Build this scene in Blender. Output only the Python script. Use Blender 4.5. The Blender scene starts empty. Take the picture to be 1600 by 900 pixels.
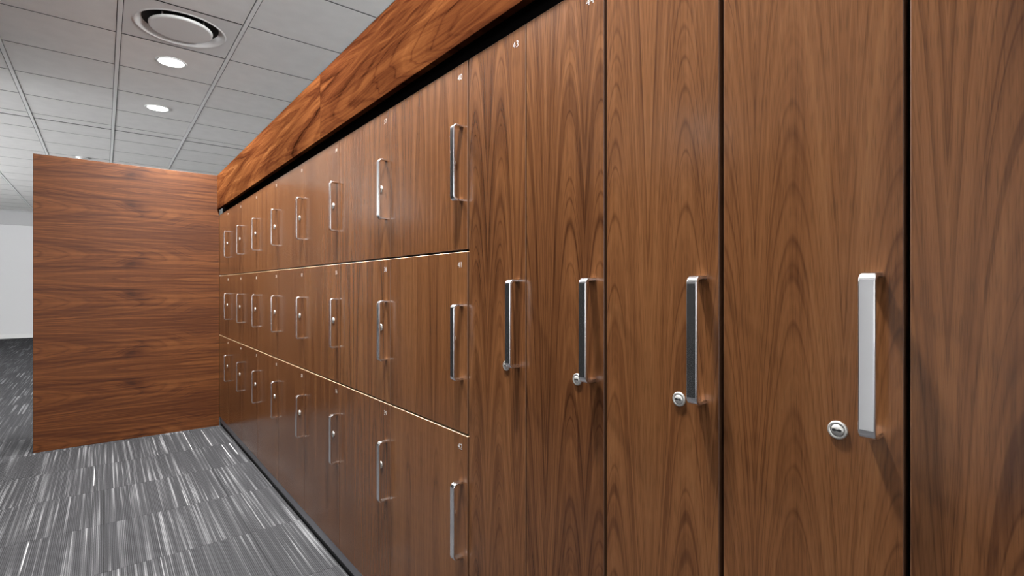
import bpy, bmesh, math, random
from mathutils import Vector, Matrix
random.seed(7)
D = bpy.data
SC = bpy.context.scene
COL = SC.collection

# ------------------------------------------------------------------ camera
HC = 1.07                      # lens height above carpet
cam_d = D.cameras.new('camera')
cam_d.sensor_width = 36.0
cam_d.lens = 17.916
cam_d.shift_y = -0.00056
cam_d.clip_start = 0.02
cam = D.objects.new('camera', cam_d)
COL.objects.link(cam)
cam.location = (0, 0, HC)
cam.rotation_euler = (math.radians(90), 0, -math.radians(38.706))
SC.camera = cam

# ------------------------------------------------------------------ world / exposure / lights
w = D.worlds.new('world')
SC.world = w
w.use_nodes = True
w.node_tree.nodes['Background'].inputs[0].default_value = (0.75, 0.8, 0.85, 1)
w.node_tree.nodes['Background'].inputs[1].default_value = 0.6
vs = SC.view_settings
vs.view_transform = 'Standard'
vs.look = 'None'
vs.exposure = 0.0
vs.gamma = 1.0
vs.use_curve_mapping = False

LAMP_POWER = 92.0              # each recessed downlight over the aisle
FILL_STRENGTH = 21.0         # added glowing panes on the left wall, unseen fill light
FRONT_FILL = 7.0             # added glowing panes behind the viewer, aisle side, unseen fill
BEHIND_FILL = 62.0           # added glowing panes beyond the locker bank, unseen fill for the ceiling
CEIL = HC + 1.61               # ceiling height
DOOR_X = 0.70                  # plane of the locker doors


# ------------------------------------------------------------------ node helpers
class NT:
    def __init__(self, name):
        self.m = D.materials.new(name)
        self.m.use_nodes = True
        self.t = self.m.node_tree
        self.t.nodes.clear()
        self.out = self.t.nodes.new('ShaderNodeOutputMaterial')
        self.bsdf = self.t.nodes.new('ShaderNodeBsdfPrincipled')
        self.t.links.new(self.bsdf.outputs[0], self.out.inputs[0])

    def put(self, sock, val):
        if isinstance(val, bpy.types.NodeSocket):
            self.t.links.new(val, sock)
        elif val is not None:
            sock.default_value = val

    def math(self, op, a, b=None, c=None, clamp=False):
        n = self.t.nodes.new('ShaderNodeMath')
        n.operation = op
        n.use_clamp = clamp
        for i, v in enumerate((a, b, c)):
            if v is not None:
                self.put(n.inputs[i], v)
        return n.outputs[0]

    def add(self, a, b): return self.math('ADD', a, b)
    def sub(self, a, b): return self.math('SUBTRACT', a, b)
    def mul(self, a, b): return self.math('MULTIPLY', a, b)

    def xyz(self, x, y, z):
        n = self.t.nodes.new('ShaderNodeCombineXYZ')
        for i, v in enumerate((x, y, z)):
            self.put(n.inputs[i], v)
        return n.outputs[0]

    def obj(self):
        n = self.t.nodes.new('ShaderNodeTexCoord')
        s = self.t.nodes.new('ShaderNodeSeparateXYZ')
        self.t.links.new(n.outputs['Object'], s.inputs[0])
        return s.outputs

    def pos(self):
        n = self.t.nodes.new('ShaderNodeNewGeometry')
        s = self.t.nodes.new('ShaderNodeSeparateXYZ')
        self.t.links.new(n.outputs['Position'], s.inputs[0])
        return s.outputs

    def rand(self):
        return self.t.nodes.new('ShaderNodeObjectInfo').outputs['Random']

    def noise(self, vec, scale=1.0, detail=2.0, rough=0.5, dist=0.0):
        n = self.t.nodes.new('ShaderNodeTexNoise')
        self.put(n.inputs['Vector'], vec)
        n.inputs['Scale'].default_value = scale
        n.inputs['Detail'].default_value = detail
        n.inputs['Roughness'].default_value = rough
        n.inputs['Distortion'].default_value = dist
        return n.outputs['Fac']

    def ramp(self, fac, stops, interp='LINEAR'):
        n = self.t.nodes.new('ShaderNodeValToRGB')
        n.color_ramp.interpolation = interp
        e = n.color_ramp.elements
        while len(e) < len(stops):
            e.new(0.5)
        for el, (p, c) in zip(e, stops):
            el.position = p
            el.color = (c[0], c[1], c[2], 1) if isinstance(c, (tuple, list)) else (c, c, c, 1)
        self.put(n.inputs[0], fac)
        return n.outputs[0]

    def mix(self, fac, a, b, mode='MIX'):
        n = self.t.nodes.new('ShaderNodeMix')
        n.data_type = 'RGBA'
        n.blend_type = mode
        self.put(n.inputs[0], fac)
        for sock, v in ((n.inputs[6], a), (n.inputs[7], b)):
            if isinstance(v, tuple) and len(v) == 3:
                v = (*v, 1)
            self.put(sock, v)
        return n.outputs[2]

    def bump(self, h, strength, dist):
        n = self.t.nodes.new('ShaderNodeBump')
        n.inputs['Strength'].default_value = strength
        n.inputs['Distance'].default_value = dist
        self.put(n.inputs['Height'], h)
        self.t.links.new(n.outputs[0], self.bsdf.inputs['Normal'])

    def set(self, **kw):
        names = dict(color='Base Color', rough='Roughness', metal='Metallic', ior='IOR',
                     emit='Emission Color', estr='Emission Strength', spec='Specular IOR Level')
        for k, v in kw.items():
            if isinstance(v, tuple) and len(v) == 3:
                v = (*v, 1)
            self.put(self.bsdf.inputs[names[k]], v)
        return self.m


def srgb(r, g, b):
    f = lambda c: ((c / 255 + 0.055) / 1.055) ** 2.4 if c > 10 else c / 255 / 12.92
    return (f(r), f(g), f(b))


def plain(name, col, rough=0.5, metal=0.0, spec=0.5):
    n = NT(name)
    return n.set(color=col, rough=rough, metal=metal, spec=spec)


# walnut veneer: 'u' runs along the grain, 'v' across it, leaves are book-matched
def walnut(name, u_ax, v_ax, leaf, arch, ring, cols, warp=0.03, rings_amt=0.5, knots=(), rough=0.21,
           fib=(260, 5), wander=0.10, voff=None, tint=(0.36, 0.342, 0.285), fib_amt=0.40, line_amt=0.40, spec=0.38, broad_amt=0.5):
    n = NT(name)
    P = n.obj()
    r = n.rand()
    seed = n.mul(r, 41.0)
    u, v = P[u_ax], P[v_ax]
    vv = n.add(v, n.mul(r, leaf * 2) if voff is None else voff)
    pp = n.math('PINGPONG', vv, leaf)
    uu = n.add(u, n.mul(r, 17.0))
    # slow wander of the grain
    w1 = n.noise(n.xyz(n.mul(pp, 7.0), n.mul(uu, 1.6), seed), 1.0, 3.0, 0.5)
    w2 = n.noise(n.xyz(n.mul(pp, 30.0), n.mul(uu, 5.0), n.add(seed, 9.0)), 1.0, 2.0, 0.5)
    p2 = n.add(pp, n.add(n.mul(n.sub(w1, 0.5), warp), n.mul(n.sub(w2, 0.5), warp * 0.22)))
    cshift = n.mul(n.sub(n.math('FRACT', n.mul(r, 7.31)), 0.5), leaf * 0.30)
    c = n.sub(n.sub(p2, leaf * 0.5), cshift)
    rr = n.add(uu, n.mul(n.mul(c, c), arch))
    rr = n.add(rr, n.mul(n.sub(w1, 0.5), wander))
    kd = None
    for (ku, kv, ka, kb, amp, dk) in knots:
        du = n.math('DIVIDE', n.sub(u, ku), ka)
        dv = n.math('DIVIDE', n.sub(p2, kv), kb)
        g = n.math('EXPONENT', n.mul(n.add(n.mul(du, du), n.mul(dv, dv)), -1.0))
        rr = n.add(rr, n.mul(g, amp))
        gg = n.mul(g, n.mul(n.noise(n.xyz(n.mul(pp, 40), n.mul(u, 14), 3.0), 1.0, 3.0), dk))
        kd = gg if kd is None else n.add(kd, gg)
    ringn = n.noise(n.xyz(n.mul(rr, ring), seed, 2.0), 1.0, 4.0, 0.62)
    ring2 = n.noise(n.xyz(n.mul(rr, ring * 1.15), n.add(seed, 6.0), 5.0), 1.0, 1.0, 0.5)
    line = n.math('ABSOLUTE', n.sub(n.math('FRACT', n.mul(ring2, 7.0)), 0.5))
    line = n.ramp(line, [(0.0, 1.0), (0.16, 0.0)])
    lmod = n.noise(n.xyz(n.mul(p2, 35.0), n.mul(uu, 2.5), n.add(seed, 12.0)), 1.0, 1.0)
    broad = n.noise(n.xyz(n.mul(p2, 22.0), n.mul(uu, 0.7), n.add(seed, 4.0)), 1.0, 2.0)
    fibre = n.noise(n.xyz(n.mul(p2, fib[0]), n.mul(uu, fib[1]), seed), 1.0, 3.0, 0.6)
    pore = n.noise(n.xyz(n.mul(pp, 900.0), n.mul(uu, 26.0), seed), 1.0, 1.0)
    t = n.add(n.mul(n.sub(ringn, 0.5), rings_amt * 2.2), n.mul(n.sub(broad, 0.5), broad_amt))
    t = n.add(t, n.mul(n.sub(fibre, 0.5), fib_amt))
    t = n.sub(t, n.mul(n.mul(line, lmod), line_amt))
    t = n.add(n.add(t, 0.5), n.mul(n.sub(n.math('FRACT', n.mul(r, 3.77)), 0.5), 0.10))
    if kd is not None:
        t = n.sub(t, kd)
    col = n.ramp(t, cols)
    dark = n.ramp(pore, [(0.54, 1.0), (0.70, 0.74)])
    col = n.mix(1.0, col, dark, 'MULTIPLY')
    col = n.mix(1.0, col, tint, 'MULTIPLY')
    rg = n.add(rough, n.mul(n.sub(fibre, 0.5), 0.12))
    n.bump(n.add(n.mul(fibre, 0.5), n.mul(pore, 0.5)), 0.05, 0.0006)
    n.set(color=col, rough=rg, ior=1.48, spec=spec)
    return n.m


DOOR_COLS = [(0.10, srgb(84, 50, 32)), (0.32, srgb(124, 80, 53)), (0.52, srgb(152, 102, 69)),
             (0.74, srgb(172, 121, 83)), (0.95, srgb(192, 142, 100))]
PANEL_COLS = [(0.08, srgb(66, 34, 20)), (0.30, srgb(108, 62, 37)), (0.52, srgb(142, 88, 53)),
              (0.76, srgb(168, 111, 69)), (0.97, srgb(192, 138, 92))]
FASC_COLS = [(0.10, srgb(62, 34, 22)), (0.32, srgb(112, 66, 44)), (0.55, srgb(143, 90, 58)),
             (0.78, srgb(172, 114, 74)), (0.97, srgb(198, 142, 96))]

M = {}
M['tall'] = walnut('walnut_cathedral_veneer', 2, 1, 0.108, 165.0, 7.0, DOOR_COLS, warp=0.018, rings_amt=0.44, line_amt=0.32)
M['box'] = walnut('walnut_straight_veneer', 2, 1, 0.144, 330.0, 2.4, DOOR_COLS, warp=0.022, rings_amt=0.36, line_amt=0.18)
M['panel'] = walnut('walnut_knotty_panel_veneer', 0, 2, 0.315, 60.0, 1.7, PANEL_COLS, warp=0.045, rings_amt=0.40, fib_amt=1.0, line_amt=0.30, spec=0.25, tint=(0.335, 0.298, 0.22), broad_amt=0.55,
                    knots=((-0.02, 0.205, 0.055, 0.032, 0.16, 0.48), (0.05, 0.175, 0.05, 0.03, 0.1, 0.3), (0.36, 0.11, 0.11, 0.045, 0.3, 0.05)),
                    rough=0.45, fib=(85, 0.9), wander=0.30, voff=1.412)
M['fascia'] = walnut('walnut_figured_fascia_veneer', 1, 2, 0.30, 34.0, 2.6, FASC_COLS, warp=0.12, rings_amt=0.58,
                     rough=0.62, spec=0.0, tint=(0.255, 0.222, 0.185), line_amt=0.3, fib_amt=0.75, fib=(90, 1.4), broad_amt=0.8, wander=0.6, voff=4.0)
M['edge'] = plain('lamplit_edge_banding', srgb(205, 172, 136), 0.35)  # upward door edges only, paled as if catching the downlights
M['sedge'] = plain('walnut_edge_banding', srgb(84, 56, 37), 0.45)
M['carcass'] = plain('black_laminate', (0.006, 0.005, 0.005), 0.8, spec=0.0)
M['chrome'] = plain('polished_chrome', (0.84, 0.84, 0.85), 0.17, 1.0)
M['nickel'] = plain('brushed_nickel', (0.62, 0.61, 0.58), 0.38, 0.9)
M['hole'] = plain('keyhole_black', (0.01, 0.01, 0.01), 0.6)
M['print'] = plain('white_number_print', (0.52, 0.52, 0.51), 0.5)
M['kick'] = plain('grey_laminate_kickplate', srgb(142, 142, 148), 0.42)
M['base_black'] = plain('black_base', (0.008, 0.008, 0.009), 0.6)  # plain black for the base strip and floor slab
M['wall'] = plain('off_white_paint', srgb(206, 206, 206), 0.75)
M['gwall'] = plain('light_grey_paint', srgb(176, 176, 176), 0.75)
M['white'] = plain('white_enamel', srgb(214, 214, 212), 0.4)
M['plenum'] = plain('dark_ceiling_void', srgb(24, 24, 24), 0.9)
M['tedge'] = plain('shaded_tile_edge', srgb(88, 88, 88), 0.9)  # tile sides darkened to paint in the shade of the joints
M['bar'] = plain('ceiling_grid_enamel', srgb(226, 226, 224), 0.45)
M['duct'] = plain('black_duct_lining', (0.006, 0.006, 0.006), 0.8)
M['dwall'] = plain('added_dark_screen', srgb(20, 20, 20), 0.8, spec=0.1)  # near-black for the added walls that the handles reflect


def ceiling_mat():
    n = NT('mineral_fibre_ceiling_tile')
    P = n.pos()
    v = n.xyz(P[0], P[1], P[2])
    a = n.noise(v, 260, 3, 0.6)
    b = n.noise(v, 9, 2)
    t = n.add(n.mul(a, 0.5), n.mul(b, 0.5))
    col = n.ramp(t, [(0.3, srgb(214, 213, 210)), (0.7, srgb(226, 225, 222))])
    n.bump(a, 0.12, 0.001)
    return n.set(color=col, rough=0.85, spec=0.2)


def carpet_mat():
    n = NT('grey_streaked_carpet')
    P = n.pos()
    r = n.rand()
    x = n.add(P[0], n.mul(r, 13.0))
    y = n.add(P[1], n.mul(r, 29.0))
    # yarn streaks running down the aisle, different in every tile
    s1 = n.noise(n.xyz(n.mul(x, 75), n.mul(y, 0.7), 0.0), 1, 2, 0.55)
    s2 = n.noise(n.xyz(n.mul(x, 240), n.mul(y, 1.6), 5.0), 1, 2, 0.6)
    s3 = n.noise(n.xyz(n.mul(x, 5.5), n.mul(y, 1.3), 7.0), 1, 1)
    band = n.ramp(s1, [(0.47, 0.0), (0.64, 1.0)])
    zone = n.ramp(s3, [(0.38, 0.35), (0.62, 1.0)])
    t = n.add(n.mul(n.mul(band, zone), 0.62), n.mul(n.sub(s2, 0.42), 0.62))
    base = n.ramp(t, [(0.0, srgb(44, 44, 46)), (0.25, srgb(58, 58, 60)), (0.55, srgb(88, 88, 90)), (0.95, srgb(136, 136, 138))])
    flash = n.noise(n.xyz(n.mul(x, 70), n.mul(r, 90), 11.0), 1, 0)
    flash = n.ramp(flash, [(0.785, 0.0), (0.81, 1.0)])
    gate = n.noise(n.xyz(n.mul(x, 5), n.mul(y, 2.6), 3.0), 1, 1)
    gate = n.ramp(gate, [(0.45, 0.0), (0.52, 1.0)])
    base = n.mix(n.mul(n.mul(flash, gate), 0.9), base, srgb(172, 172, 173))
    # ribs and loops
    rib = n.math('SINE', n.mul(P[0], 2 * math.pi / 0.0060))
    loop = n.noise(n.xyz(n.mul(P[0], 380), n.mul(P[1], 240), 0.0), 1, 2, 0.7)
    h = n.add(n.mul(rib, 0.25), loop)
    shade = n.ramp(n.add(n.mul(rib, 0.20), n.mul(loop, 1.0)), [(0.25, 0.50), (0.80, 1.4)])
    col = n.mix(1.0, base, shade, 'MULTIPLY')
    n.bump(h, 0.5, 0.003)
    return n.set(color=col, rough=0.95, spec=0.1)


M['ceil'] = ceiling_mat()
M['carpet'] = carpet_mat()


def emit_mat(name, col, s):
    n = NT(name)
    return n.set(color=(0.9, 0.9, 0.9), emit=col, estr=s, rough=0.4)


M['lens'] = emit_mat('lit_downlight_lens', (1, 0.99, 0.97), 14.0)
M['pane'] = emit_mat('added_glow_pane', (0.97, 0.98, 1.0), FILL_STRENGTH)
M['fill_pane_behind'] = emit_mat('added_glow_pane_behind', (0.97, 0.98, 1.0), BEHIND_FILL)
M['fill_pane_front'] = emit_mat('added_glow_pane_front', (0.97, 0.98, 1.0), FRONT_FILL)


# ------------------------------------------------------------------ mesh helpers
def link(name, mesh, parent=None, loc=(0, 0, 0)):
    o = D.objects.new(name, mesh)
    COL.objects.link(o)
    o.location = loc
    if parent:
        o.parent = parent
    return o


def tag(o, label, cat, group=None, kind=None):
    if label: o['label'] = label
    if cat: o['category'] = cat
    if group: o['group'] = group
    if kind: o['kind'] = kind
    return o


def structure(o):
    o['kind'] = 'structure'
    return o


def box_mesh(name, a, b, mat, bevel=0.0, mats=None, axis=None):
    """box from corner a to corner b; with axis, faces off that axis take the second material"""
    bm = bmesh.new()
    bmesh.ops.create_cube(bm, size=1.0)
    ce = [(a[i] + b[i]) / 2 for i in range(3)]
    sz = [abs(b[i] - a[i]) for i in range(3)]
    for v in bm.verts:
        v.co = Vector([ce[i] + v.co[i] * sz[i] for i in range(3)])
    if bevel:
        bmesh.ops.bevel(bm, geom=list(bm.edges), offset=bevel, segments=1, affect='EDGES')
    bm.normal_update()
    me = D.meshes.new(name)
    me.materials.append(mat)
    if mats:
        me.materials.append(mats)
        for f in bm.faces:
            if abs(f.normal[axis]) < 0.9:
                f.material_index = 1
    bm.to_mesh(me)
    bm.free()
    return me


def lathe(bm, prof, axis='z', seg=32, mat=0, smooth=True):
    """prof: list of (radius, height)"""
    rings = []
    for (r, h) in prof:
        if r < 1e-6:
            rings.append([bm.verts.new((0, 0, h))])
        else:
            rings.append([bm.verts.new((r * math.cos(2 * math.pi * k / seg), r * math.sin(2 * math.pi * k / seg), h))
                          for k in range(seg)])
    fs = []
    for A, B in zip(rings, rings[1:]):
        for k in range(seg):
            q = [A[k % len(A)], A[(k + 1) % seg % len(A)], B[(k + 1) % seg % len(B)], B[k % len(B)]]
            u = []
            for v in q:
                if v not in u: u.append(v)
            if len(u) > 2:
                f = bm.faces.new(u)
                f.material_index = mat
                f.smooth = smooth
                fs.append(f)
    return fs


def finish(bm, name, mats, recalc=True):
    if recalc:
        bmesh.ops.recalc_face_normals(bm, faces=list(bm.faces))
    me = D.meshes.new(name)
    for m in mats:
        me.materials.append(m)
    bm.to_mesh(me)
    bm.free()
    return me


# ------------------------------------------------------------------ the setting
X0, X1, Y0, Y1 = -4.6, 4.4, -3.4, 14.9

floor = structure(link('floor', box_mesh('floor', (X0, Y0, -0.12), (X1, Y1, -0.008), M['base_black'])))
# carpet tiles, each its own piece where the photograph can see them
TC = 0.5
ctile = box_mesh('carpet_tile', (-TC / 2 + .0006, -TC / 2 + .0006, -0.008), (TC / 2 - .0006, TC / 2 - .0006, 0.0), M['carpet'], 0.0012)
CX0 = 0.735 + 0.25
near_spots, far_spots = [], []
ni = int((X1 - X0) / TC) + 2
for i in range(-10, 12):
    for j in range(-8, 31):
        x = 0.25 + i * TC
        y = 0.20 + j * TC
        if x < X0 + .1 or x > X1 - .1 or y < Y0 + .1 or y > Y1 - .1:
            continue
        if -2.1 < x < 0.9 and 0.2 < y < 15:
            near_spots.append((x, y))
        else:
            far_spots.append((x, y))
near_spots.sort(key=lambda p: p[0] ** 2 + p[1] ** 2)
far_spots += near_spots[290:]
for p in near_spots[:290]:
    link('carpet_tile', ctile, floor, (p[0], p[1], 0))
bm = bmesh.new()
for (x, y) in far_spots:
    h = TC / 2 - .0006
    bm.faces.new([bm.verts.new((x + sx * h, y + sy * h, 0)) for sx, sy in ((-1, -1), (1, -1), (1, 1), (-1, 1))])
rest = link('carpet_tile_remainder', finish(bm, 'carpet_tile_remainder', [M['carpet']], False), floor)
rest['kind'] = 'stuff'

# ceiling: dark void board, grid bars along the aisle, tiles with open joints
ceiling = structure(link('ceiling', box_mesh('ceiling', (X0, Y0, CEIL + 0.03), (X1, Y1, CEIL + 0.12), M['plenum'])))
TX, TY = 0.607, 0.593
BX0, JY0 = 0.075, 4.066
SLOT_Y = 6.613
bars = [BX0 + k * TX for k in range(-7, 8)]
joints = [JY0 + k * TY for k in range(-12, 19)]
ctm_cache = {}


def tile_mesh(sx, sy):
    key = (round(sx, 3), round(sy, 3))
    if key not in ctm_cache:
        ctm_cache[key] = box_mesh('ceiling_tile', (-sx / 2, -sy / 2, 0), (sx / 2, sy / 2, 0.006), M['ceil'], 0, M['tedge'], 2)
    return ctm_cache[key]


DIFF = (0.378, 3.77)
n_tiles = 0
restbm = bmesh.new()
for i in range(len(bars) - 1):
    xa, xb = bars[i] + 0.0155, bars[i + 1] - 0.0155
    for j in range(len(joints) - 1):
        ya, yb = joints[j] + 0.0055, joints[j + 1] - 0.0055
        cx, cy = (xa + xb) / 2, (ya + yb) / 2
        if abs(cx - DIFF[0]) < .1 and abs(cy - DIFF[1]) < .1:
            continue
        spans = [(ya, yb)]
        if ya < SLOT_Y < yb:
            spans = [(ya, SLOT_Y - 0.012), (SLOT_Y + 0.012, yb)]
        for (p, q) in spans:
            vis = (-2.6 < cx < 2.6) and (2.2 < cy)
            if vis and n_tiles < 290:
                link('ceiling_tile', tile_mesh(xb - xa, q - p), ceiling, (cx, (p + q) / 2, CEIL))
                n_tiles += 1
            else:
                restbm.faces.new([restbm.verts.new(c) for c in ((xa, p, CEIL), (xa, q, CEIL), (xb, q, CEIL), (xb, p, CEIL))])
rest = link('ceiling_tile_remainder', finish(restbm, 'ceiling_tile_remainder', [M['ceil']], False), ceiling)
rest['kind'] = 'stuff'
bar_me = box_mesh('grid_bar', (-0.0115, Y0, -0.003), (0.0115, Y1, 0.02), M['bar'], 0.001)
for x in bars:
    link('grid_bar', bar_me, ceiling, (x, 0, CEIL))

# walls
H = CEIL + 0.1
structure(link('wall_back', box_mesh('wall_back', (X0, Y1, 0), (X1, Y1 + 0.12, H), M['wall'])))
# (the front wall, behind the viewer, is built with its added panes below)
structure(link('wall_right', box_mesh('wall_right', (X1, Y0, 0), (X1 + 0.12, Y1, H), M['gwall'])))
structure(link('baseboard_back', box_mesh('baseboard_back', (X0, Y1 - 0.018, 0), (X1, Y1, 0.085), M['white'], 0.003)))
structure(link('trim_1', box_mesh('trim_1', (X0, Y1 - 0.03, CEIL - 0.30), (X1, Y1, CEIL), M['gwall'], 0.003)))
# left wall with added glowing panes, unseen fill for the far end
WZ0, WZ1 = 0.75, 2.35
wins = [(5.4, 7.3), (7.5, 9.4), (9.6, 11.5)]
bm = bmesh.new()


def add_box(bm, a, b, mat=0):
    vs_ = [bm.verts.new((x, y, z)) for x in (a[0], b[0]) for y in (a[1], b[1]) for z in (a[2], b[2])]
    for q in ((0, 1, 3, 2), (4, 6, 7, 5), (0, 4, 5, 1), (2, 3, 7, 6), (0, 2, 6, 4), (1, 5, 7, 3)):
        f = bm.faces.new([vs_[k] for k in q])
        f.material_index = mat


add_box(bm, (X0 - 0.15, Y0, 0), (X0, Y1, WZ0))
add_box(bm, (X0 - 0.15, Y0, WZ1), (X0, Y1, H))
ys = [Y0] + [v for w_ in wins for v in w_] + [Y1]
for k in range(0, len(ys), 2):
    add_box(bm, (X0 - 0.15, ys[k], WZ0), (X0, ys[k + 1], WZ1))
structure(link('wall_left', finish(bm, 'wall_left', [M['gwall']])))
for k, (a, b) in enumerate(wins):
    bm = bmesh.new()
    t = 0.05
    for (p, q) in (((a, WZ0), (a + t, WZ1)), ((b - t, WZ0), (b, WZ1)), ((a, WZ0), (b, WZ0 + t)), ((a, WZ1 - t), (b, WZ1)),
                   (((a + b) / 2 - t / 2, WZ0), ((a + b) / 2 + t / 2, WZ1))):
        add_box(bm, (X0 - 0.10, p[0], p[1]), (X0 - 0.02, q[0], q[1]))
    win = structure(link('added_window_%d' % (k + 1), finish(bm, 'added_window_frame', [M['white']])))
    link('pane', box_mesh('pane', (X0 - 0.07, a + t, WZ0 + t), (X0 - 0.06, b - t, WZ1 - t), M['pane']), win)
structure(link('wall_added_grey', box_mesh('wall_added_grey', (-2.6, -1.5, 0), (-2.2, 1.7, CEIL), M['gwall'])))  # added unseen wall, gives the near handle a grey reflection
# wall behind the viewer with added glowing panes to either side, unseen fill
FWS = [(-4.3, -1.5, 'fill_pane_front'), (1.4, 4.2, 'fill_pane_behind')]
bm = bmesh.new()
add_box(bm, (X0, Y0 - 0.12, 0), (X1, Y0, WZ0))
add_box(bm, (X0, Y0 - 0.12, WZ1), (X1, Y0, H))
xs = [X0, FWS[0][0], FWS[0][1], FWS[1][0], FWS[1][1], X1]
for k in (0, 2, 4):
    add_box(bm, (xs[k], Y0 - 0.12, WZ0), (xs[k + 1], Y0, WZ1))
structure(link('wall_front', finish(bm, 'wall_front', [M['gwall']])))
t = 0.05
for k, (xa, xb, pm) in enumerate(FWS):
    bm = bmesh.new()
    xm = (xa + xb) / 2
    for (p, q) in (((xa, WZ0), (xa + t, WZ1)), ((xb - t, WZ0), (xb, WZ1)), ((xa, WZ0), (xb, WZ0 + t)),
                   ((xa, WZ1 - t), (xb, WZ1)), ((xm - t / 2, WZ0), (xm + t / 2, WZ1))):
        add_box(bm, (p[0], Y0 - 0.09, p[1]), (q[0], Y0 - 0.02, q[1]))
    win = structure(link('added_window_%d' % (k + 4), finish(bm, 'added_window_frame', [M['white']])))
    link('pane', box_mesh('pane', (xa + t, Y0 - 0.07, WZ0 + t), (xb - t, Y0 - 0.06, WZ1 - t), M[pm]), win)
# dark screen added across the aisle, unseen, so the handles reflect black
part = structure(link('wall_added_screen', box_mesh('wall_added_screen', (-1.62, 1.0, 0), (-1.50, 2.825, 1.9), M['carcass'])))
for k in range(3):
    y = 1.0 + k * 0.6083
    link('added_dark_panel', box_mesh('added_dark_panel', (-0.01, -0.302, -0.95), (0.01, 0.302, 0.95), M['dwall'], 0.001), part, (-1.49, y + 0.304, 0.95))


structure(link('wall_added_dark', box_mesh('wall_added_dark', (-1.66, 2.83, 0), (-1.48, 5.6, CEIL), M['dwall'])))  # full-height dark wall, added out of view to blacken handle reflections

# ------------------------------------------------------------------ locker bank
TAN = math.tan(math.radians(38.706))
KS = 796.26 * DOOR_X / math.cos(math.radians(38.706)) ** 2


def col_y(i):                                # measured unit boundaries along the bank
    return KS * (0.00510743 - 0.00047896 * i) - DOOR_X * TAN


TOP, R12, R23, BOT = HC + 0.5629, HC + 0.0916, HC - 0.3651, HC - 1.001
DEPTH = 0.46
DT = 0.019
END_Y = col_y(-1)
rows = [(R12, TOP), (R23, R12), (BOT, R23)]


def handle_mesh():
    """flat chromed D-bar: sweep of a chamfered strip, local x = out from the door is negative"""
    L, S, T, W, R = 0.0955, 0.0285, 0.0060, 0.0170, 0.012
    path = [(0.0, L)]
    def arc(cx, cz, a0, a1):
        return [(cx + R * math.cos(math.radians(a0 + (a1 - a0) * k / 6)), cz + R * math.sin(math.radians(a0 + (a1 - a0) * k / 6))) for k in range(7)]
    path += arc(-S + R, L - R, 90, 180)
    path += arc(-S + R, -L + R, 180, 270)
    path += [(0.0, -L)]
    ch = 0.0015
    prof = []
    for (cy, cd, a0) in ((W / 2 - ch, ch, -90), (W / 2 - ch, T - ch, 0), (-W / 2 + ch, T - ch, 90), (-W / 2 + ch, ch, 180)):
        for k in range(4):
            an = math.radians(a0 + 30 * k)
            prof.append((cy + ch * math.cos(an), cd + ch * math.sin(an)))
    NP = len(prof)
    bm = bmesh.new()
    rings = []
    n = len(path)
    for k, (x, z) in enumerate(path):
        a = path[max(k - 1, 0)]
        b = path[min(k + 1, n - 1)]
        t = Vector((b[0] - a[0], b[1] - a[1])).normalized()
        inw = Vector((-t.y, t.x))          # towards the inside of the D
        rings.append([bm.verts.new((x + inw.x * d, y, z + inw.y * d)) for (y, d) in prof])
    for A, B in zip(rings, rings[1:]):
        for k in range(NP):
            f = bm.faces.new([A[k], A[(k + 1) % NP], B[(k + 1) % NP], B[k]])
            f.smooth = k % 4 != 3 or len(path) > 40
    bm.faces.new(rings[0])
    bm.faces.new(rings[-1])
    return finish(bm, 'handle', [M['chrome']])


def lock_mesh():
    bm = bmesh.new()
    lathe(bm, [(0.0112, 0.0), (0.0112, 0.0016), (0.0102, 0.0028), (0.0082, 0.0030), (0.0076, 0.0020), (0.0070, 0.0020),
               (0.0066, 0.0034), (0.0, 0.0036)], seg=28)
    # key slot: a dark bow-tie slit in the plug
    pts = [(-0.0052, -0.0012), (-0.003, -0.0018), (0.0, -0.0009), (0.003, -0.0018), (0.0052, -0.0012),
           (0.0052, 0.0012), (0.003, 0.0018), (0.0, 0.0009), (-0.003, 0.0018), (-0.0052, 0.0012)]
    f = bm.faces.new([bm.verts.new((y, x, 0.00375)) for x, y in pts])
    f.material_index = 1
    lathe(bm, [(0.0079, 0.0021), (0.0072, 0.0021)], seg=28, mat=1)
    me = finish(bm, 'lock', [M['nickel'], M['hole']])
    # turn the lathe axis to face out of the door (-x)
    me.transform(Matrix.Rotation(-math.pi / 2, 4, 'Y'))
    return me


HANDLE = handle_mesh()
LOCK = lock_mesh()


def number_mesh(txt):
    cu = D.curves.new('number', 'FONT')
    cu.body = txt
    cu.size = 0.0205
    cu.space_character = 1.02
    cu.align_x = 'CENTER'
    cu.align_y = 'CENTER'
    cu.offset = -0.00050
    cu.extrude = 0.00015
    cu.resolution_u = 3
    tmp = D.objects.new('tmp', cu)
    COL.objects.link(tmp)
    bpy.context.view_layer.update()
    dg = bpy.context.evaluated_depsgraph_get()
    me = D.meshes.new_from_object(tmp.evaluated_get(dg))
    D.objects.remove(tmp)
    me.name = 'number'
    # text plane xy -> door plane: text right = -y (towards the viewer's right), text up = z, facing -x
    me.transform(Matrix(((0, 0, -1, 0), (-1, 0, 0, 0), (0, 1, 0, 0), (0, 0, 0, 1))))
    me.materials.clear()
    me.materials.append(M['print'])
    return me


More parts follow.
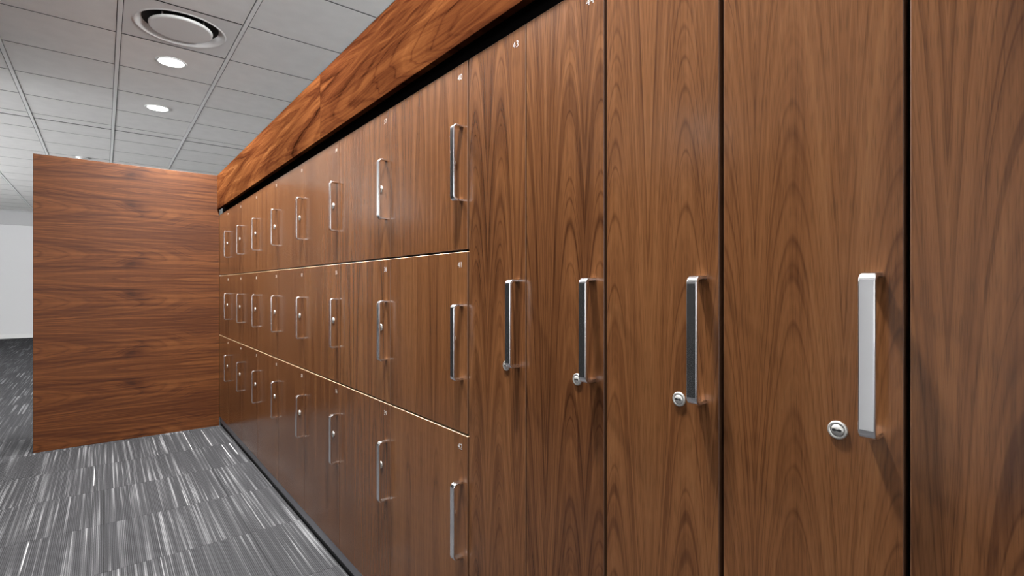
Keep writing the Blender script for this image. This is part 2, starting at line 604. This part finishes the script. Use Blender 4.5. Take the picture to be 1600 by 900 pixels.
def locker(num, y_far, y_near, z0, z1, label, group, gl, gr, hz, lock_dz, veneer):
    """gl / gr: gaps at the far / near edge of the door"""
    root = D.objects.new('locker', None)
    COL.objects.link(root)
    root.empty_display_size = 0.1
    root.location = (DOOR_X, (y_far + y_near) / 2, z0)
    tag(root, label, 'locker', group)
    w = y_far - y_near
    h = z1 - z0
    # open-fronted carcass as a five-sided box
    bm = bmesh.new()
    e = 0.001
    t = 0.012
    xa, xb = DT + 0.001, DEPTH
    ya, yb = -w / 2 + e, w / 2 - e
    add_box(bm, (xa, ya, e), (xb, ya + t, h - e))
    add_box(bm, (xa, yb - t, e), (xb, yb, h - e))
    add_box(bm, (xa, ya + t, e), (xb, yb - t, e + t))
    add_box(bm, (xa, ya + t, h - e - t), (xb, yb - t, h - e))
    add_box(bm, (xb - 0.006, ya + t, e + t), (xb, yb - t, h - e - t))
    link('body', finish(bm, 'body', [M['carcass']]), root)
    # door, local origin at its centre
    dy0, dy1 = -w / 2 + gr, w / 2 - gl
    dw, dh = dy1 - dy0, h - 0.0054
    dc = ((dy0 + dy1) / 2, h / 2)
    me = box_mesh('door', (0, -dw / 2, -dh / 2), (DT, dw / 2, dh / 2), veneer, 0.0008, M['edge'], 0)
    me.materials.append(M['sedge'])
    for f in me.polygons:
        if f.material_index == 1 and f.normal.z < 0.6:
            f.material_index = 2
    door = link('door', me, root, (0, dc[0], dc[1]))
    hy = -dw / 2 + 0.0275
    hzl = hz - z0 - dc[1]
    o = link('handle', HANDLE, door, (0, hy, hzl))
    o['label'] = 'chrome D-shaped pull handle'
    o = link('lock', LOCK, door, (0, hy + 0.038, hzl + lock_dz))
    o['label'] = 'round cam lock with key slot'
    link('number', number_mesh(str(num)), door, (-0.0004, -dw / 2 + 0.033, dh / 2 - 0.0325))
    return root


ordn = ['first', 'second', 'third', 'fourth', 'fifth', 'sixth', 'seventh', 'eighth']
rown = ['top-row', 'middle-row', 'bottom-row']
HZ = [HC + 0.310, HC - 0.137, HC - 0.581]
for c in range(8):                           # c = 0 stands against the end panel
    for r in range(3):
        num = 19 + 3 * c + r
        if c >= 6:
            where = ['%s walnut box locker numbered %d' % (rown[r], num) + (', next to the tall lockers' if c == 7 else ', second column from the tall lockers')][0]
        elif c == 0:
            where = '%s walnut box locker in the column touching the far end panel' % rown[r]
        else:
            where = '%s walnut box locker, %s column from the far end panel' % (rown[r], ordn[c])
        z0, z1 = rows[r]
        locker(num, col_y(c - 1), col_y(c), z0, z1, where, 'box lockers', 0.0014, 0.0014 if c < 7 else 0.004,
               HZ[r], 0.008, M['box'])
tall = [(43, 7.0, 7.5, 'tall full-height walnut locker numbered 43, adjoining the box lockers', .003, .0012),
        (44, 7.5, 8.0, 'tall full-height walnut locker numbered 44, second from the box lockers', .0012, .003),
        (45, 8.0, 8.5, 'tall full-height walnut locker, third from the box lockers', .003, .0035),
        (46, 8.5, 9.0, 'tall full-height walnut locker with the largest-looking chrome handle and lock', .0035, .003),
        (47, 9.0, 9.5, 'tall full-height walnut locker cut off by the right edge of the photo', .003, .003)]
for num, a, b, lab, gl, gr in tall:
    locker(num, col_y(a), col_y(b), BOT, TOP, lab, 'tall lockers', gl, gr, HC - 0.078, -0.096, M['tall'])
NEAR_Y = col_y(9.5)

# plinth: grey kick plates over a recessed black base, one plate per column
pl = D.objects.new('locker_plinth', None)
COL.objects.link(pl)
pl.location = (0.709, (END_Y + NEAR_Y) / 2, 0)
tag(pl, 'long grey kickplate plinth with black base under the lockers', 'plinth')
base = link('base', box_mesh('base', (0.7145, NEAR_Y, 0.0), (DOOR_X + DEPTH, END_Y, BOT), M['base_black']), None)
base.parent = pl
base.matrix_parent_inverse = Matrix.Translation(-pl.location)
edges = [col_y(i) for i in (-1, 0, 1, 2, 3, 4, 5, 6, 7, 8, 9, 9.5)]
for a, b in zip(edges, edges[1:]):
    k = link('kickplate', box_mesh('kickplate', (0, -(a - b) / 2 + 0.001, 0.024), (0.0045, (a - b) / 2 - 0.001, BOT - 0.001), M['kick'], 0.0006), pl,
             (0.0, (a + b) / 2 - pl.location.y, 0))

# fascia above the doors: proud of them, with a black reveal underneath
FX = 0.685
FB, FT = HC + 0.8780 * FX, HC + 1.2634 * FX
fa = D.objects.new('fascia', None)
COL.objects.link(fa)
fa.location = (FX, 2.1, FB)
tag(fa, 'figured walnut fascia running along the top of the lockers', 'fascia')
PY = 4.50
for (a, b) in ((2.1022, PY - 0.001), (NEAR_Y, 2.0978)):
    bd = link('fascia_board', box_mesh('fascia_board', (0, -(b - a) / 2, 0), (0.02, (b - a) / 2, FT - FB), M['fascia'], 0.0008), fa,
              (0, (a + b) / 2 - 2.1, 0))
bk = link('backing_strip', box_mesh('backing_strip', (0.0205, 2.0 - 2.1, 0.001), (0.03, 0.1, FT - FB - 0.021), M['carcass']), fa)
rv = link('reveal_strip', box_mesh('reveal_strip', (0.045, NEAR_Y - 2.1, TOP - FB + 0.001), (0.06, END_Y - 2.1, 0.06), M['carcass']), fa)
tp = link('top_cover', box_mesh('top_cover', (0.0205, NEAR_Y - 2.1, FT - FB - 0.02), (DEPTH, END_Y - 2.1, FT - FB - 0.001), M['carcass']), fa)

# panel closing the far end of the bank
EPH = HC + 0.865
ep = link('end_panel', box_mesh('end_panel', (-0.5275, 0, -EPH / 2), (0.5275, 0.05, EPH / 2), M['panel'], 0.0012))
ep.location = (0.1715, PY, EPH / 2)
tag(ep, 'tall walnut end panel with horizontal knotty grain standing across the aisle', 'panel')

# ------------------------------------------------------------------ ceiling fittings
def downlight(x, y, label, power):
    root = D.objects.new('downlight', None)
    COL.objects.link(root)
    root.location = (x, y, CEIL)
    root.empty_display_size = 0.1
    tag(root, label, 'ceiling light', 'recessed downlights over the aisle')
    bm = bmesh.new()
    lathe(bm, [(0.076, -0.001), (0.095, -0.001), (0.096, -0.003), (0.093, -0.006), (0.083, -0.007), (0.078, -0.003), (0.076, -0.001)], seg=40)
    link('trim_ring', finish(bm, 'trim_ring', [M['white']]), root)
    bm = bmesh.new()
    lathe(bm, [(0.0, -0.0045), (0.055, -0.0042), (0.0775, -0.0030)], seg=40)
    for f in bm.faces:
        if f.normal.z > 0: f.normal_flip()
    link('lens', finish(bm, 'lens', [M['lens']], False), root)
    la = D.lights.new('lamp', 'AREA')
    la.shape = 'DISK'
    la.size = 0.15
    la.energy = power
    la.spread = math.radians(150)
    la.color = (1.0, 0.985, 0.96)
    lo = D.objects.new('lamp', la)
    COL.objects.link(lo)
    lo.parent = root
    lo.location = (0, 0, -0.009)
    return root


for (y, lab) in ((5.555, 'lit round downlight farther away, beyond the end panel'),
                 (4.362, 'lit round downlight just beyond the round air diffuser'),
                 (3.176, 'lit round downlight nearer than the air diffuser'),
                 (1.99, 'lit round downlight over the box lockers'),
                 (0.804, 'lit round downlight over the tall lockers')):
    downlight(0.378, y, lab, LAMP_POWER)
for (y, lab) in ((0.4, 'added unseen downlight behind the dark screen, nearest one'),
                 (2.8, 'added unseen downlight behind the dark screen, middle one'),
                 (5.2, 'added unseen downlight behind the dark screen, farthest one')):
    downlight(-3.264, y, lab, LAMP_POWER * 0.35)  # added row of lamps out of view, extra fill light


def diffuser():
    root = D.objects.new('air_diffuser', None)
    COL.objects.link(root)
    root.location = (DIFF[0], DIFF[1], CEIL)
    tag(root, 'white round ceiling air diffuser with a flat centre disc', 'air vent')
    # square face plate with a round opening that flares up into a cone
    bm = bmesh.new()
    seg = 64
    hx, hy = TX / 2 - 0.0155, TY / 2 - 0.008
    R0 = 0.245
    sq, c0 = [], []
    for k in range(seg):
        a = 2 * math.pi * k / seg
        ca, sa = math.cos(a), math.sin(a)
        m = min(hx / abs(ca) if abs(ca) > 1e-6 else 9, hy / abs(sa) if abs(sa) > 1e-6 else 9)
        sq.append(bm.verts.new((ca * m, sa * m - 0.006, -0.002)))
        c0.append(bm.verts.new((ca * R0, sa * R0, -0.002)))
    for k in range(seg):
        bm.faces.new([sq[k], sq[(k + 1) % seg], c0[(k + 1) % seg], c0[k]])
    prev = c0
    for (r, z) in ((0.241, -0.006), (0.234, -0.005), (0.218, 0.010), (0.200, 0.034), (0.186, 0.066), (0.182, 0.11)):
        cur = [bm.verts.new((r * math.cos(2 * math.pi * k / seg), r * math.sin(2 * math.pi * k / seg), z)) for k in range(seg)]
        for k in range(seg):
            f = bm.faces.new([prev[k], prev[(k + 1) % seg], cur[(k + 1) % seg], cur[k]])
            f.smooth = True
        prev = cur
    for f in bm.faces:
        f.normal_update()
    link('face_plate', finish(bm, 'face_plate', [M['white']], False), root)
    bm = bmesh.new()
    lathe(bm, [(0.186, 0.060), (0.186, 0.20), (0.0, 0.20)], seg=48)
    link('neck', finish(bm, 'neck', [M['duct']], False), root)
    bm = bmesh.new()
    lathe(bm, [(0.0, -0.010), (0.160, -0.010), (0.168, -0.006), (0.170, 0.004), (0.164, 0.008), (0.0, 0.010)], seg=56)
    for f in bm.faces:
        f.smooth = False
    link('centre_disc', finish(bm, 'centre_disc', [M['white']]), root)
    for k in range(4):
        a = math.pi / 4 + k * math.pi / 2
        b = link('bracket', box_mesh('bracket', (-0.004, -0.004, 0.0), (0.004, 0.004, 0.12), M['white']), root,
                 (0.150 * math.cos(a), 0.150 * math.sin(a), 0.006))


diffuser()
for (y, lab) in ((7.6, 'added unseen downlight for the far floor, first one'),
                 (9.9, 'added unseen downlight for the far floor, nearer the end wall')):
    downlight(-3.264, y, lab, LAMP_POWER * 0.5)  # lamps added out of view to brighten the far floor
# dark void above the diffuser is the ceiling board; the duct passes through it

bm = bmesh.new()
lathe(bm, [(0.0, -0.026), (0.030, -0.026), (0.036, -0.022), (0.040, -0.014), (0.056, -0.012), (0.060, -0.008), (0.060, -0.0005)], seg=28)
sd = link('smoke_detector', finish(bm, 'smoke_detector', [M['white']]), None, (-0.21, 8.26, CEIL))
tag(sd, 'small round detector on the ceiling just above the end panel', 'smoke detector')
